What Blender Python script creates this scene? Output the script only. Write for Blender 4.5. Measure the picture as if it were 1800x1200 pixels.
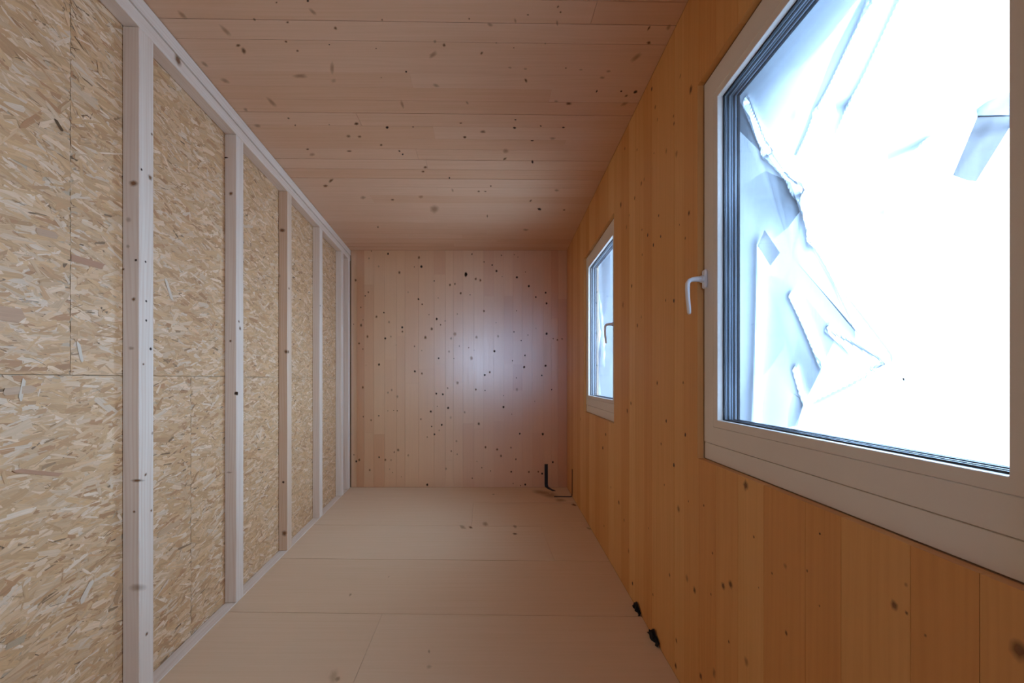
import bpy, bmesh, math, random
import numpy as np
from mathutils import Vector, Matrix

random.seed(11)
rng = np.random.default_rng(5)
scene = bpy.context.scene
for o in list(bpy.data.objects):
    bpy.data.objects.remove(o)
COL = scene.collection

# ------------------------------------------------------------------ camera
F, CX, CY = 700.0, 846.0, 666.0          # focal length and principal point in pixels of 1800 x 1200
HC = 1.143                               # eye height
H = 2.502                                # room height
YB = 4.21                                # far wall
cam = bpy.data.cameras.new('camera')
cam.sensor_width = 36.0
cam.lens = F / 1800 * 36
cam.shift_x = (900 - CX) / 1800
cam.shift_y = (CY - 600) / 1800
cam.clip_start = 0.02
camo = bpy.data.objects.new('camera', cam)
COL.objects.link(camo)
camo.location = (0, 0, HC)
camo.rotation_euler = (math.pi / 2, 0, 0)
scene.camera = camo

# ------------------------------------------------------------------ world, daylight, exposure
W_STRENGTH = 176.0
world = bpy.data.worlds.new('overcast')
scene.world = world
world.use_nodes = True
wnt = world.node_tree
bg = wnt.nodes['Background']
bg.inputs[1].default_value = W_STRENGTH
tcw = wnt.nodes.new('ShaderNodeTexCoord')
sepw = wnt.nodes.new('ShaderNodeSeparateXYZ'); wnt.links.new(tcw.outputs['Generated'], sepw.inputs[0])
crw = wnt.nodes.new('ShaderNodeValToRGB')          # overcast sky, brighter overhead; pale snowy ground below the horizon
mrw = wnt.nodes.new('ShaderNodeMapRange'); mrw.inputs[1].default_value = -1; mrw.inputs[2].default_value = 1
wnt.links.new(sepw.outputs[2], mrw.inputs[0]); wnt.links.new(mrw.outputs[0], crw.inputs[0])
e = crw.color_ramp.elements
e[0].position = 0.0; e[0].color = (0.20, 0.265, 0.38, 1)
e[1].position = 1.0; e[1].color = (0.51, 0.71, 1.05, 1)
for pos, col in ((0.47, (0.235, 0.31, 0.455, 1)), (0.53, (0.33, 0.44, 0.65, 1))):
    q = e.new(pos); q.color = col
wnt.links.new(crw.outputs[0], bg.inputs[0])
vs = scene.view_settings
vs.view_transform = 'Standard'
vs.look = 'None'
vs.exposure = 0.60
vs.gamma = 1.0
vs.use_curve_mapping = False
scene.cycles.max_bounces = 12
scene.cycles.diffuse_bounces = 6
scene.cycles.transparent_max_bounces = 24
scene.cycles.sample_clamp_indirect = 12.0

# ------------------------------------------------------------------ frames of the walls
class Frame:
    """wall frame: p0 + d*(slope,1) along the wall, o outward from the room"""
    def __init__(self, x0, slope, out_sign):
        self.n = math.hypot(slope, 1)
        self.p0 = Vector((x0, 0, 0)); self.t = Vector((slope, 1, 0))
        tt = self.t / self.n
        self.out = Vector((tt.y, -tt.x, 0)) * out_sign     # +1: towards +X, -1: towards -X
        ax = tt if out_sign < 0 else -tt
        self.R = Matrix((ax, self.out, Vector((0, 0, 1)))).transposed().to_4x4()
    def P(self, d, o, z):
        return self.p0 + self.t * d + self.out * o + Vector((0, 0, z))
    def pix(self, u, v, o=0.0):
        r = Vector(((u - CX) / F, 1, -(v - CY) / F))
        c = Vector((0, 0, HC)); q = self.p0 + self.out * o
        k = (q - c).dot(self.out) / r.dot(self.out)
        w = c + r * k
        return ((w - q).dot(self.t) / self.t.dot(self.t), w.z, k)
LF = Frame(-1.125, -0.0614, -1)
RF = Frame(0.66, 0.0586, 1)
class BackFrame:
    n = 1.0
    out = Vector((0, 1, 0)); R = Matrix.Identity(4)
    def P(self, d, o, z): return Vector((d, YB + o, z))
    def pix(self, u, v, o=0.0):
        k = YB + o
        return ((u - CX) / F * k, HC - (v - CY) / F * k, k)
BF = BackFrame()
def ceil_pix(u, v):
    k = (H - HC) * F / (CY - v); return ((u - CX) / F * k, k)
def floor_pix(u, v):
    k = HC * F / (v - CY); return ((u - CX) / F * k, k)

# ------------------------------------------------------------------ materials
def new_mat(name):
    m = bpy.data.materials.new(name); m.use_nodes = True
    nt = m.node_tree
    for n in list(nt.nodes): nt.nodes.remove(n)
    out = nt.nodes.new('ShaderNodeOutputMaterial')
    return m, nt, out
def N(nt, typ, **kw):
    n = nt.nodes.new(typ)
    for k, v in kw.items():
        if k == 'op': n.operation = v
        elif hasattr(n, k) and not k.startswith('i_'): setattr(n, k, v)
    return n
def math_n(nt, op, a, b=None, clamp=False):
    n = nt.nodes.new('ShaderNodeMath'); n.operation = op; n.use_clamp = clamp
    for i, x in enumerate((a, b)):
        if x is None: continue
        if isinstance(x, (int, float)): n.inputs[i].default_value = x
        else: nt.links.new(x, n.inputs[i])
    return n.outputs[0]
def mixc(nt, fac, a, b, mode='MIX'):
    n = nt.nodes.new('ShaderNodeMix'); n.data_type = 'RGBA'; n.blend_type = mode
    for sock, x in ((n.inputs[0], fac), (n.inputs[6], a), (n.inputs[7], b)):
        if isinstance(x, (int, float)): sock.default_value = x
        elif isinstance(x, tuple): sock.default_value = (*x, 1) if len(x) == 3 else x
        else: nt.links.new(x, sock)
    return n.outputs[2]
def ramp(nt, fac, a, b):
    n = nt.nodes.new('ShaderNodeMapRange'); n.inputs[1].default_value = a; n.inputs[2].default_value = b
    nt.links.new(fac, n.inputs[0]); return n.outputs[0]
def noise(nt, vec, scale, detail=3, rough=0.55):
    n = nt.nodes.new('ShaderNodeTexNoise'); n.inputs['Scale'].default_value = scale
    n.inputs['Detail'].default_value = detail; n.inputs['Roughness'].default_value = rough
    nt.links.new(vec, n.inputs['Vector']); return n.outputs[0]
def mapping(nt, vec, sc):
    n = nt.nodes.new('ShaderNodeMapping'); n.inputs['Scale'].default_value = sc
    nt.links.new(vec, n.inputs['Vector']); return n.outputs[0]

def wood(name, light, dark, streak=0.5, rings=0.3, rough=0.5, spec=0.4, tone_tint=(0.80, 0.55, 0.32), ior=1.5):
    m, nt, out = new_mat(name)
    uv = nt.nodes.new('ShaderNodeUVMap').outputs[0]
    info = nt.nodes.new('ShaderNodeObjectInfo')
    n1 = noise(nt, mapping(nt, uv, (1.6, 55, 1)), 1.0, 4, 0.6)
    n2 = noise(nt, mapping(nt, uv, (0.9, 9, 1)), 1.0, 2)
    n3 = noise(nt, mapping(nt, uv, (0.55, 3.2, 1)), 1.0, 2)
    sep = nt.nodes.new('ShaderNodeSeparateXYZ'); nt.links.new(uv, sep.inputs[0])
    ph = math_n(nt, 'ADD', math_n(nt, 'MULTIPLY', sep.outputs[1], 420.0), math_n(nt, 'MULTIPLY', n3, 70.0))
    ring = math_n(nt, 'POWER', math_n(nt, 'MULTIPLY_ADD', math_n(nt, 'SINE', ph), 0.5), 1.0)
    rn = nt.nodes.new('ShaderNodeMath'); rn.operation = 'MULTIPLY_ADD'
    nt.links.new(math_n(nt, 'SINE', ph), rn.inputs[0]); rn.inputs[1].default_value = 0.5; rn.inputs[2].default_value = 0.5
    ring = math_n(nt, 'POWER', rn.outputs[0], 3.0)
    fac = math_n(nt, 'ADD', math_n(nt, 'MULTIPLY', ramp(nt, n1, 0.35, 0.8), streak),
                 math_n(nt, 'MULTIPLY', math_n(nt, 'MULTIPLY', ring, ramp(nt, n2, 0.3, 0.75)), rings), True)
    c = mixc(nt, fac, light, dark)
    sc = nt.nodes.new('ShaderNodeSeparateColor'); nt.links.new(info.outputs['Color'], sc.inputs[0])
    c = mixc(nt, sc.outputs[0], c, mixc(nt, 1.0, c, tone_tint, 'MULTIPLY'))
    b = nt.nodes.new('ShaderNodeBsdfPrincipled')
    nt.links.new(c, b.inputs['Base Color'])
    b.inputs['Specular IOR Level'].default_value = spec; b.inputs['IOR'].default_value = ior
    rr = nt.nodes.new('ShaderNodeMapRange'); nt.links.new(n1, rr.inputs[0])
    rr.inputs[3].default_value = rough - 0.06; rr.inputs[4].default_value = rough + 0.1
    nt.links.new(rr.outputs[0], b.inputs['Roughness'])
    bp = nt.nodes.new('ShaderNodeBump'); bp.inputs['Strength'].default_value = 0.12; bp.inputs['Distance'].default_value = 0.002
    nt.links.new(n1, bp.inputs['Height']); nt.links.new(bp.outputs[0], b.inputs['Normal'])
    nt.links.new(b.outputs[0], out.inputs[0])
    return m

def plain(name, col, rough=0.5, spec=0.5, metal=0.0, var=0.06, vscale=14.0):
    m, nt, out = new_mat(name)
    b = nt.nodes.new('ShaderNodeBsdfPrincipled')
    tc = nt.nodes.new('ShaderNodeTexCoord')
    n1 = noise(nt, tc.outputs['Object'], vscale, 4)
    c = mixc(nt, n1, tuple(x * (1 - var) for x in col), tuple(min(1, x * (1 + var)) for x in col))
    nt.links.new(c, b.inputs['Base Color'])
    b.inputs['Roughness'].default_value = rough; b.inputs['Specular IOR Level'].default_value = spec
    b.inputs['Metallic'].default_value = metal
    nt.links.new(b.outputs[0], out.inputs[0])
    return m

M = {}
M['clt'] = wood('spruce_boards', (0.80, 0.44, 0.15), (0.56, 0.25, 0.062), 0.34, 0.18, 0.42, 0.45)
M['back'] = wood('sanded_spruce_boards', (0.76, 0.44, 0.20), (0.55, 0.27, 0.09), 0.22, 0.10, 0.30, 1.0, ior=2.25)
M['ceil'] = wood('spruce_ceiling_boards', (0.76, 0.48, 0.30), (0.57, 0.31, 0.15), 0.34, 0.12, 0.5, 0.4)
M['stud'] = wood('planed_spruce_timber', (0.81, 0.675, 0.53), (0.63, 0.41, 0.24), 0.45, 0.40, 0.5, 0.4)
M['floor'] = wood('spruce_floor_board', (0.75, 0.525, 0.325), (0.65, 0.43, 0.23), 0.35, 0.12, 0.55, 0.3)
M['core'] = plain('glued_timber_core', (0.45, 0.26, 0.12), 0.8, 0.2)
M['dark_gap'] = plain('dark_gap', (0.05, 0.03, 0.02), 0.9, 0.1)
M['white'] = plain('white_lacquer', (0.79, 0.72, 0.63), 0.38, 0.5, var=0.02)
M['plastic'] = plain('white_handle_plastic', (0.82, 0.83, 0.85), 0.3, 0.5, var=0.01)
M['gasket'] = plain('black_rubber', (0.012, 0.013, 0.018), 0.45, 0.5)
M['spacer'] = plain('grey_spacer_bar', (0.30, 0.34, 0.40), 0.35, 0.5, 0.6)
M['black'] = plain('black_membrane', (0.015, 0.012, 0.014), 0.6, 0.4)

def attr_mat(name, rough, spec, alpha=False):
    m, nt, out = new_mat(name)
    a = nt.nodes.new('ShaderNodeAttribute'); a.attribute_name = 'col'
    b = nt.nodes.new('ShaderNodeBsdfPrincipled')
    b.inputs['Roughness'].default_value = rough; b.inputs['Specular IOR Level'].default_value = spec
    if alpha:
        nt.links.new(a.outputs['Color'], b.inputs['Base Color'])
        nt.links.new(a.outputs['Alpha'], b.inputs['Alpha'])
    else:
        uv = nt.nodes.new('ShaderNodeUVMap').outputs[0]
        g = noise(nt, mapping(nt, uv, (14, 260, 1)), 1.0, 3, 0.6)
        c = mixc(nt, math_n(nt, 'MULTIPLY', ramp(nt, g, 0.35, 0.8), 0.32), a.outputs['Color'], (0.30, 0.165, 0.075))
        nt.links.new(c, b.inputs['Base Color'])
    nt.links.new(b.outputs[0], out.inputs[0])
    return m
M['strand'] = attr_mat('pressed_wood_strands', 0.5, 0.35)
M['knot'] = attr_mat('knot_wood', 0.5, 0.3, True)

def glass_mat():
    m, nt, out = new_mat('window_glass')
    t = nt.nodes.new('ShaderNodeBsdfTransparent'); t.inputs[0].default_value = (0.96, 0.98, 0.985, 1)
    g = nt.nodes.new('ShaderNodeBsdfGlossy'); g.inputs['Roughness'].default_value = 0.01
    lw = nt.nodes.new('ShaderNodeLayerWeight'); lw.inputs[0].default_value = 0.5
    f5 = math_n(nt, 'POWER', lw.outputs['Facing'], 5.0)
    fr_ = math_n(nt, 'ADD', math_n(nt, 'MULTIPLY', f5, 0.9), 0.035)
    x = nt.nodes.new('ShaderNodeMixShader')
    nt.links.new(math_n(nt, 'MULTIPLY', fr_, 0.5), x.inputs[0]); nt.links.new(t.outputs[0], x.inputs[1]); nt.links.new(g.outputs[0], x.inputs[2])
    nt.links.new(x.outputs[0], out.inputs[0]); return m
M['glass'] = glass_mat()

def film_mat(name, dens, haze, col, tint=(1.12, 1.05, 1.0), weighted=False):
    """milky sheet: light passing straight through fades with the path length inside the sheet, the rest is scattered"""
    m, nt, out = new_mat(name)
    tc = nt.nodes.new('ShaderNodeTexCoord')
    n1 = noise(nt, tc.outputs['Object'], 5.0, 4)
    lw = nt.nodes.new('ShaderNodeLayerWeight'); lw.inputs[0].default_value = 0.5
    cosn = math_n(nt, 'MAXIMUM', math_n(nt, 'SUBTRACT', 1.0, lw.outputs['Facing']), 0.06)
    cmb = nt.nodes.new('ShaderNodeCombineColor')
    wat = nt.nodes.new('ShaderNodeAttribute'); wat.attribute_name = 'layers'
    for i in range(3):
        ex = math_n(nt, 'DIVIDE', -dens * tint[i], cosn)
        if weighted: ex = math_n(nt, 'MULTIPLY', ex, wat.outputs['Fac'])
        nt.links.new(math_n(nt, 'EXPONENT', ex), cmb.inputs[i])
    t = nt.nodes.new('ShaderNodeBsdfTransparent'); nt.links.new(cmb.outputs[0], t.inputs[0])
    l = nt.nodes.new('ShaderNodeBsdfTranslucent')
    nt.links.new(mixc(nt, n1, tuple(c * 0.85 for c in col), col), l.inputs[0])
    x = nt.nodes.new('ShaderNodeMixShader'); x.inputs[0].default_value = haze
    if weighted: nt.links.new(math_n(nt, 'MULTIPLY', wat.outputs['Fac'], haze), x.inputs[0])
    nt.links.new(t.outputs[0], x.inputs[1]); nt.links.new(l.outputs[0], x.inputs[2])
    nt.links.new(x.outputs[0], out.inputs[0]); return m
M['film'] = film_mat('milky_plastic_film', 1.95, 0.016, (0.95, 0.97, 1.0), (1.03, 1.01, 1.0))
M['film2'] = film_mat('flap_and_shade_film', 0.62, 0.01, (0.75, 0.86, 1.0), (1.08, 1.06, 1.04), True)
M['tape'] = film_mat('packing_tape', 1.6, 0.01, (0.42, 0.58, 0.74), (1.0, 1.04, 1.06), True)

# ------------------------------------------------------------------ mesh helpers
MATS = {}
def link(name, me, mat=None, parent=None, mw=None, color=None):
    o = bpy.data.objects.new(name, me)
    COL.objects.link(o)
    mw = mw or Matrix.Identity(4)
    MATS[o.name] = mw
    if parent is not None:
        o.parent = parent
        o.matrix_parent_inverse = MATS[parent.name].inverted()
    o.matrix_basis = mw
    if mat is not None and me is not None:
        me.materials.append(mat)
    if color is not None: o.color = (*color, 1)
    return o
def tag(o, label=None, cat=None, kind=None, group=None):
    if label: o['label'] = label
    if cat: o['category'] = cat
    if kind: o['kind'] = kind
    if group: o['group'] = group
    return o
def empty(name, loc, parent=None):
    o = link(name, None, None, parent, Matrix.Translation(loc)); o.empty_display_size = 0.1
    return o

def uv_assign(bm, g, off):
    uvl = bm.loops.layers.uv.new('UVMap')
    for f in bm.faces:
        nrm = f.normal; ax = max(range(3), key=lambda i: abs(nrm[i]))
        rest = [i for i in range(3) if i != ax]
        if g in rest: ua = g; va = [i for i in rest if i != g][0]
        else: ua, va = rest
        for l in f.loops:
            c = l.vert.co
            l[uvl].uv = (c[ua] + off[0], c[va] + off[1])
def solid(name, verts, faces, mat, parent=None, mw=None, g=0, bevel=0.0, color=None, smooth=False, off=None):
    bm = bmesh.new()
    vs_ = [bm.verts.new(v) for v in verts]
    for f in faces: bm.faces.new([vs_[i] for i in f])
    bmesh.ops.recalc_face_normals(bm, faces=bm.faces)
    if bevel > 0:
        bmesh.ops.bevel(bm, geom=list(bm.edges), offset=bevel, segments=1, affect='EDGES', clamp_overlap=True)
    bm.normal_update()
    uv_assign(bm, g, off or (random.uniform(0, 60), random.uniform(0, 60)))
    me = bpy.data.meshes.new(name); bm.to_mesh(me); bm.free()
    if smooth:
        for p in me.polygons: p.use_smooth = True
    return link(name, me, mat, parent, mw, color)
BOXF = [(0, 1, 2, 3), (4, 5, 6, 7), (0, 1, 5, 4), (1, 2, 6, 5), (2, 3, 7, 6), (3, 0, 4, 7)]
def boxv(a, b, c):
    return [(-a, -b, -c), (a, -b, -c), (a, b, -c), (-a, b, -c), (-a, -b, c), (a, -b, c), (a, b, c), (-a, b, c)]
def wbox(name, fr, d0, d1, o0, o1, z0, z1, mat, parent=None, g=2, bevel=0.0, color=None, off=None):
    c = fr.P((d0 + d1) / 2, (o0 + o1) / 2, (z0 + z1) / 2)
    return solid(name, boxv(abs(d1 - d0) * fr.n / 2, abs(o1 - o0) / 2, abs(z1 - z0) / 2), BOXF, mat, parent,
                 Matrix.Translation(c) @ fr.R, g, bevel, color, off=off)
def prism(name, xy, z0, z1, mat, parent=None, g=0, bevel=0.0, color=None, off=None):
    cx = sum(p[0] for p in xy) / len(xy); cy = sum(p[1] for p in xy) / len(xy); cz = (z0 + z1) / 2
    n = len(xy)
    v = [(x - cx, y - cy, z0 - cz) for x, y in xy] + [(x - cx, y - cy, z1 - cz) for x, y in xy]
    f = [tuple(range(n)), tuple(range(n, 2 * n))] + [(i, (i + 1) % n, n + (i + 1) % n, n + i) for i in range(n)]
    return solid(name, v, f, mat, parent, Matrix.Translation((cx, cy, cz)), g, bevel, color, off=off)
def wrects(name, fr, rects, mat, parent=None):
    """several boxes (d0,d1,o0,o1,z0,z1) of one piece in one mesh"""
    d0, d1 = min(r[0] for r in rects), max(r[1] for r in rects)
    z0 = min(r[4] for r in rects); o0 = min(r[2] for r in rects)
    c = fr.P((d0 + d1) / 2, o0, z0)
    mw = Matrix.Translation(c) @ fr.R; inv = mw.inverted()
    v, f = [], []
    for (a, b, p, q, s, t) in rects:
        k = len(v)
        for zz in (s, t):
            for dd, oo in ((a, p), (b, p), (b, q), (a, q)):
                v.append(inv @ fr.P(dd, oo, zz))
        f += [tuple(i + k for i in ff) for ff in BOXF]
    return solid(name, v, f, mat, parent, mw)
def ring(name, fr, d0, d1, z0, z1, wl, wr, wb, wt, o0, o1, mat, parent=None, bevel=0.0, inner_o=None):
    """rectangular ring: outer d0..d1 x z0..z1; member widths at d0 (wl), d1 (wr), bottom, top"""
    c = fr.P((d0 + d1) / 2, o0, z0); mw = Matrix.Translation(c) @ fr.R; inv = mw.inverted()
    O = [(d0, z0), (d1, z0), (d1, z1), (d0, z1)]
    I = [(d0 + wl, z0 + wb), (d1 - wr, z0 + wb), (d1 - wr, z1 - wt), (d0 + wl, z1 - wt)]
    v = [inv @ fr.P(a, o, b) for o in (o0, o1) for lst in (O, I) for a, b in lst]
    f = []
    for i in range(4):
        j = (i + 1) % 4
        f += [(i, j, 4 + j, 4 + i), (8 + i, 8 + j, 12 + j, 12 + i), (i, j, 8 + j, 8 + i), (4 + i, 4 + j, 12 + j, 12 + i)]
    return solid(name, v, f, mat, parent, mw, 0, bevel)
def tube(name, pts, rads, mat, parent, mw, seg=10):
    """smooth tube; rads = (ra, rb) per point, local frames kept stable"""
    bm = bmesh.new(); rings_ = []
    for i, p in enumerate(pts):
        p = Vector(p)
        t = (Vector(pts[min(i + 1, len(pts) - 1)]) - Vector(pts[max(i - 1, 0)])).normalized()
        a = Vector((1, 0, 0)); b = t.cross(a).normalized(); a = b.cross(t).normalized()
        ra, rb = rads[i]
        rings_.append([bm.verts.new(p + a * ra * math.cos(q) + b * rb * math.sin(q)) for q in [2 * math.pi * k / seg for k in range(seg)]])
    for r0, r1 in zip(rings_, rings_[1:]):
        for k in range(seg):
            bm.faces.new((r0[k], r0[(k + 1) % seg], r1[(k + 1) % seg], r1[k]))
    bm.faces.new(rings_[0]); bm.faces.new(rings_[-1])
    bmesh.ops.recalc_face_normals(bm, faces=bm.faces)
    me = bpy.data.meshes.new(name); bm.to_mesh(me); bm.free()
    for p in me.polygons: p.use_smooth = True
    return link(name, me, mat, parent, mw)

def marks(name, items, parent, frame_pos, seed=3):
    """knots and stains: items (centre, ax, ay, ra, rb, rot, kind) -> one mesh of soft-edged discs lying on the boards"""
    r = random.Random(seed)
    V, Fc, C = [], [], []
    for (c, ax, ay, ra, rb, rot, kind) in items:
        n = 12
        prof = {'d': [(0.0, 1.0, (0.022, 0.012, 0.008)), (0.62, 0.95, (0.04, 0.018, 0.009)), (0.95, 0.55, (0.14, 0.06, 0.025)), (1.3, 0.0, (0.42, 0.24, 0.12))],
                'n': [(0.0, 0.8, (0.20, 0.085, 0.03)), (0.55, 0.7, (0.25, 0.11, 0.04)), (1.0, 0.32, (0.38, 0.19, 0.075)), (1.5, 0.0, (0.45, 0.26, 0.13))],
                's': [(0.0, 0.42, (0.36, 0.17, 0.06)), (0.5, 0.36, (0.37, 0.175, 0.065)), (0.9, 0.2, (0.42, 0.22, 0.09)), (1.4, 0.0, (0.45, 0.27, 0.13))],
                'v': [(0.0, 0.26, (0.34, 0.19, 0.09)), (0.5, 0.22, (0.35, 0.2, 0.09)), (0.9, 0.1, (0.4, 0.23, 0.11)), (1.4, 0.0, (0.45, 0.28, 0.14))]}[kind]
        k0 = len(V); cr, sr = math.cos(rot), math.sin(rot)
        V.append(c); C.append((*prof[0][2], prof[0][1]))
        wob = [1 + r.uniform(-0.16, 0.16) for _ in range(n)]
        for (rad, al, colr) in prof[1:]:
            for q in range(n):
                t = 2 * math.pi * q / n
                x, y = ra * rad * wob[q] * math.cos(t), rb * rad * wob[q] * math.sin(t)
                V.append(c + ax * (x * cr - y * sr) + ay * (x * sr + y * cr)); C.append((*colr, al))
        for q in range(n):
            Fc.append((k0, k0 + 1 + q, k0 + 1 + (q + 1) % n))
            for rr in range(2):
                a = k0 + 1 + rr * n; b = a + n
                Fc.append((a + q, b + q, b + (q + 1) % n, a + (q + 1) % n))
    me = bpy.data.meshes.new(name)
    me.from_pydata([tuple(v) for v in V], [], Fc)
    at = me.color_attributes.new('col', 'FLOAT_COLOR', 'POINT')
    at.data.foreach_set('color', np.array(C, dtype=np.float32).ravel())
    o = link(name, me, M['knot'], parent)
    o['kind'] = 'stuff'
    return o

# ------------------------------------------------------------------ floor
def xl(y, o=0.0): return LF.p0.x + LF.t.x * y - o
def xr(y, o=0.0): return RF.p0.x + RF.t.x * y + o
Y0 = -2.6
slab = [(xl(Y0, .10), Y0 - .04), (xr(Y0, .09), Y0 - .04), (xr(YB, .09), YB + .08), (xl(YB, .10), YB + .08)]
floor = tag(prism('floor', slab, -0.14, -0.0225, M['core']), kind='structure')
def cross_board(name, ya, yb, xa, xb, tilt, z0, z1, mat, parent, tone, gap=0.0008, ol=0.0, bevel=0.0):
    """board lying across the room between y = ya and yb (at x = 0); xa / xb None = up to the wall"""
    def lx(y): return xl(y, ol) if xa is None else xa + min(gap, .0006)
    def rx(y): return xr(y, -0.0005) if xb is None else xb - min(gap, .0006)
    pts = []
    for y, fx in ((ya + gap, lx), (ya + gap, rx), (yb - gap, rx), (yb - gap, lx)):
        x = fx(y); yy = y + tilt * x
        x = fx(yy); pts.append((x, min(yy, YB - .0005)))
    return prism(name, pts, z0, z1, mat, parent, 0, bevel, (tone, 0, 0))
edges = [-2.6, -1.6, -1.0, -0.42, 0.18, 0.765, 1.35, 1.932, 2.515, 3.10, 3.69, 4.209]
splits = {6: -0.482, 8: 0.462, 9: -0.075, 4: 0.2}
for i in range(len(edges) - 1):
    ya, yb = edges[i], edges[i + 1]
    tl = -0.018 if 0 < i < len(edges) - 2 else -0.009
    sx = splits.get(i)
    for (xa, xb) in ([(None, None)] if sx is None else [(None, sx), (sx, None)]):
        cross_board('floor_board', ya, yb, xa, xb, -0.02 if 0 < i < 10 else 0, -0.022, -random.uniform(0, .0006), M['floor'], floor,
                    random.uniform(0, 0.16), 0.002, 0.0)
def C7(x, y): return floor_pix(400 + x / 2.118, 820 + y / 2.118)
it = []
for x, y, r, k, e in [(875, 225, 9, 's', 1), (905, 226, 5, 'n', 1), (960, 213, 9, 's', 1), (1070, 250, 7, 'n', .5), (1070, 223, 6, 's', 1), (990, 103, 5, 's', .6),
                   (395, 780, 15, 'v', 1), (410, 790, 9, 's', .6), (750, 745, 9, 'v', .5), (750, 688, 4, 's', 1), (457, 477, 4, 's', 1), (1345, 230, 6, 's', 1),
                   (1200, 105, 28, 's', .6), (1165, 95, 26, 's', .5), (1240, 125, 20, 's', .4), (1290, 142, 7, 'n', .8), (600, 410, 3, 'v', 1)]:
    X, Y = C7(x, y); s = r / 2.118 * Y / F
    it.append((Vector((X, Y, 0.0007)), Vector((1, 0, 0)), Vector((0, 1, 0)), s, s * e * 2.2, random.uniform(0, .4), k))
marks('floor_stains', it, floor, None)

# ------------------------------------------------------------------ ceiling
ceiling = tag(prism('ceiling', slab, H + 0.0205, H + 0.13, M['core']), kind='structure')
y = Y0
cb = []
known = [1.30, 1.425, 1.52, 1.61, 1.69, 1.775, 1.865, 1.95, 2.045, 2.15, 2.26, 2.36, 2.475, 2.59, 2.71, 2.83, 2.96, 3.08, 3.21, 3.34, 3.47, 3.61, 3.74, 3.87, 4.0, 4.1, 4.209]
pre = list(np.arange(Y0, 1.25, 0.118)) + known
for a, b in zip(pre, pre[1:]):
    xs = [None]
    if random.random() < 0.75: xs.append(random.uniform(-0.9, 0.6))
    xs.append(None)
    tl = 0.016 if b < 4.0 else 0.016 * (4.209 - (a + b) / 2) / 0.3
    if b > 4.15: tl = 0
    for i in range(len(xs) - 1):
        gp = .0016 if any(abs(q - a) < .001 or abs(q - b) < .001 for q in (1.52, 2.045, 2.475, 2.71, 3.87)) else random.choice([.00015, .0002, .0004])
        cross_board('ceiling_board', a, b, xs[i], xs[i + 1], tl, H + random.uniform(0, .0007), H + 0.02, M['ceil'], ceiling, random.choice([0, .05, .1, .18, .26]), gp, 0.0)
CE = """900 75 26 s .4 .7;75 95 32 s .35 .8;868 5 8 d .8 0;530 122 9 n .6 .8;740 140 8 n .8 0;1043 177 11 n .7 .8;670 15 5 n 1 0;1338 124 5 n 1 0;350 195 42 s .3 .75;427 287 12 n .7 0;463 322 18 n .7 1.2;730 263 8 n .7 .5;
803 321 8 n .7 .5;1004 281 4 d 1 0;1300 306 4 n 1 0;1022 430 32 s .35 1.6;1032 510 14 v 1 0;820 480 40 s .3 0;1660 345 26 s .5 -.7;1730 285 9 n 1 0;1672 262 9 s 1 0;1680 540 18 s .5 .3;1490 453 6 d 1 0;1332 490 3 n 1 0;
215 405 22 s .4 .6;345 510 26 s .4 .4;640 645 36 s .3 .75;1465 660 24 s .3 1.2;475 693 14 s .6 .8;745 747 7 n .7 .3;550 795 18 s .5 .2;788 792 5 n 1 0;1175 782 11 n .7 0;1371 805 8 d .8 0;1126 862 12 s .6 .2;1197 864 9 s .7 0;1003 788 3 n 1 0;1536 802 3 d 1 0"""
CF = """790 145 16 s .4 1.5;525 130 14 s .4 1.4;365 155 16 s .6 .4;233 118 6 n .7 1;795 42 8 n .6 -.9;811 76 6 n 1 0;605 93 6 n .7 0;1370 178 15 n .35 -1;1370 270 12 n .7 0;1290 362 34 s .4 -.7;1495 172 20 s .5 -1;312 335 10 n .6 -1;515 302 4 n 1 0;592 508 12 n .6 1;
588 435 10 s .6 0;490 427 10 s .5 .3;1115 450 14 s .5 0;940 440 9 s .5 0;1075 490 15 s .5 0;1040 577 9 d .5 -1;1195 577 7 d .7 -.5;1285 580 13 d .6 -.5;1228 605 10 n .6 -.6;1215 657 22 s .4 -.4;862 655 16 n .5 0;783 640 11 s .5 0;220 650 12 s .5 .9;526 757 6 d .6 0;
520 808 9 d .6 0;687 797 4 d 1 0;830 806 7 d .6 0;633 890 9 d .4 0;180 778 8 n .5 0;206 868 8 n .7 0;322 833 16 s .5 0;762 875 16 s .5 0;405 270 5 s 1 0;715 275 5 s 1 0;845 430 5 n .8 0"""
CG = """480 460 7 n .6 0;594 474 5 d .8 0;690 472 2 d 1 0;1068 475 5 n .7 0;1165 468 2 d 1 0;1250 474 4 n .7 0;450 506 7 s .7 0;491 508 6 s .7 0;883 510 5 n .7 0;950 490 9 s .5 0;1134 523 5 d .4 0;572 539 4 n .8 0;298 555 5 n .6 0;640 562 4 d .6 .6;652 574 3 d 1 0;453 562 8 n .3 0;
1035 562 9 s .8 0;1032 591 7 n .5 -.6;1135 602 6 d .6 1.4;315 575 9 s .6 0;736 622 6 n .6 0;728 638 5 n .6 0;385 672 9 n .5 -.6;364 692 7 n .6 0;505 735 9 s .6 0;614 743 5 n .6 0;770 778 14 s .9 0;967 804 5 n .4 1.5;1161 778 7 d .6 .3;1128 747 5 n .5 -.7;1253 781 4 n .6 0;720 732 8 s .6 0;
935 712 4 n .7 0;960 712 4 n .5 0;980 692 3 n 1 0;826 662 3 d 1 0;560 845 3 n 1 0;838 708 6 s .5 1.2;1110 855 10 s .4 0;1225 708 8 s .5 0"""
def parse(s): return [(float(a[0]), float(a[1]), float(a[2]), a[3], float(a[4]), float(a[5])) for a in (q.split() for q in s.replace('\n', '').split(';') if q.strip())]
it = []
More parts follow.
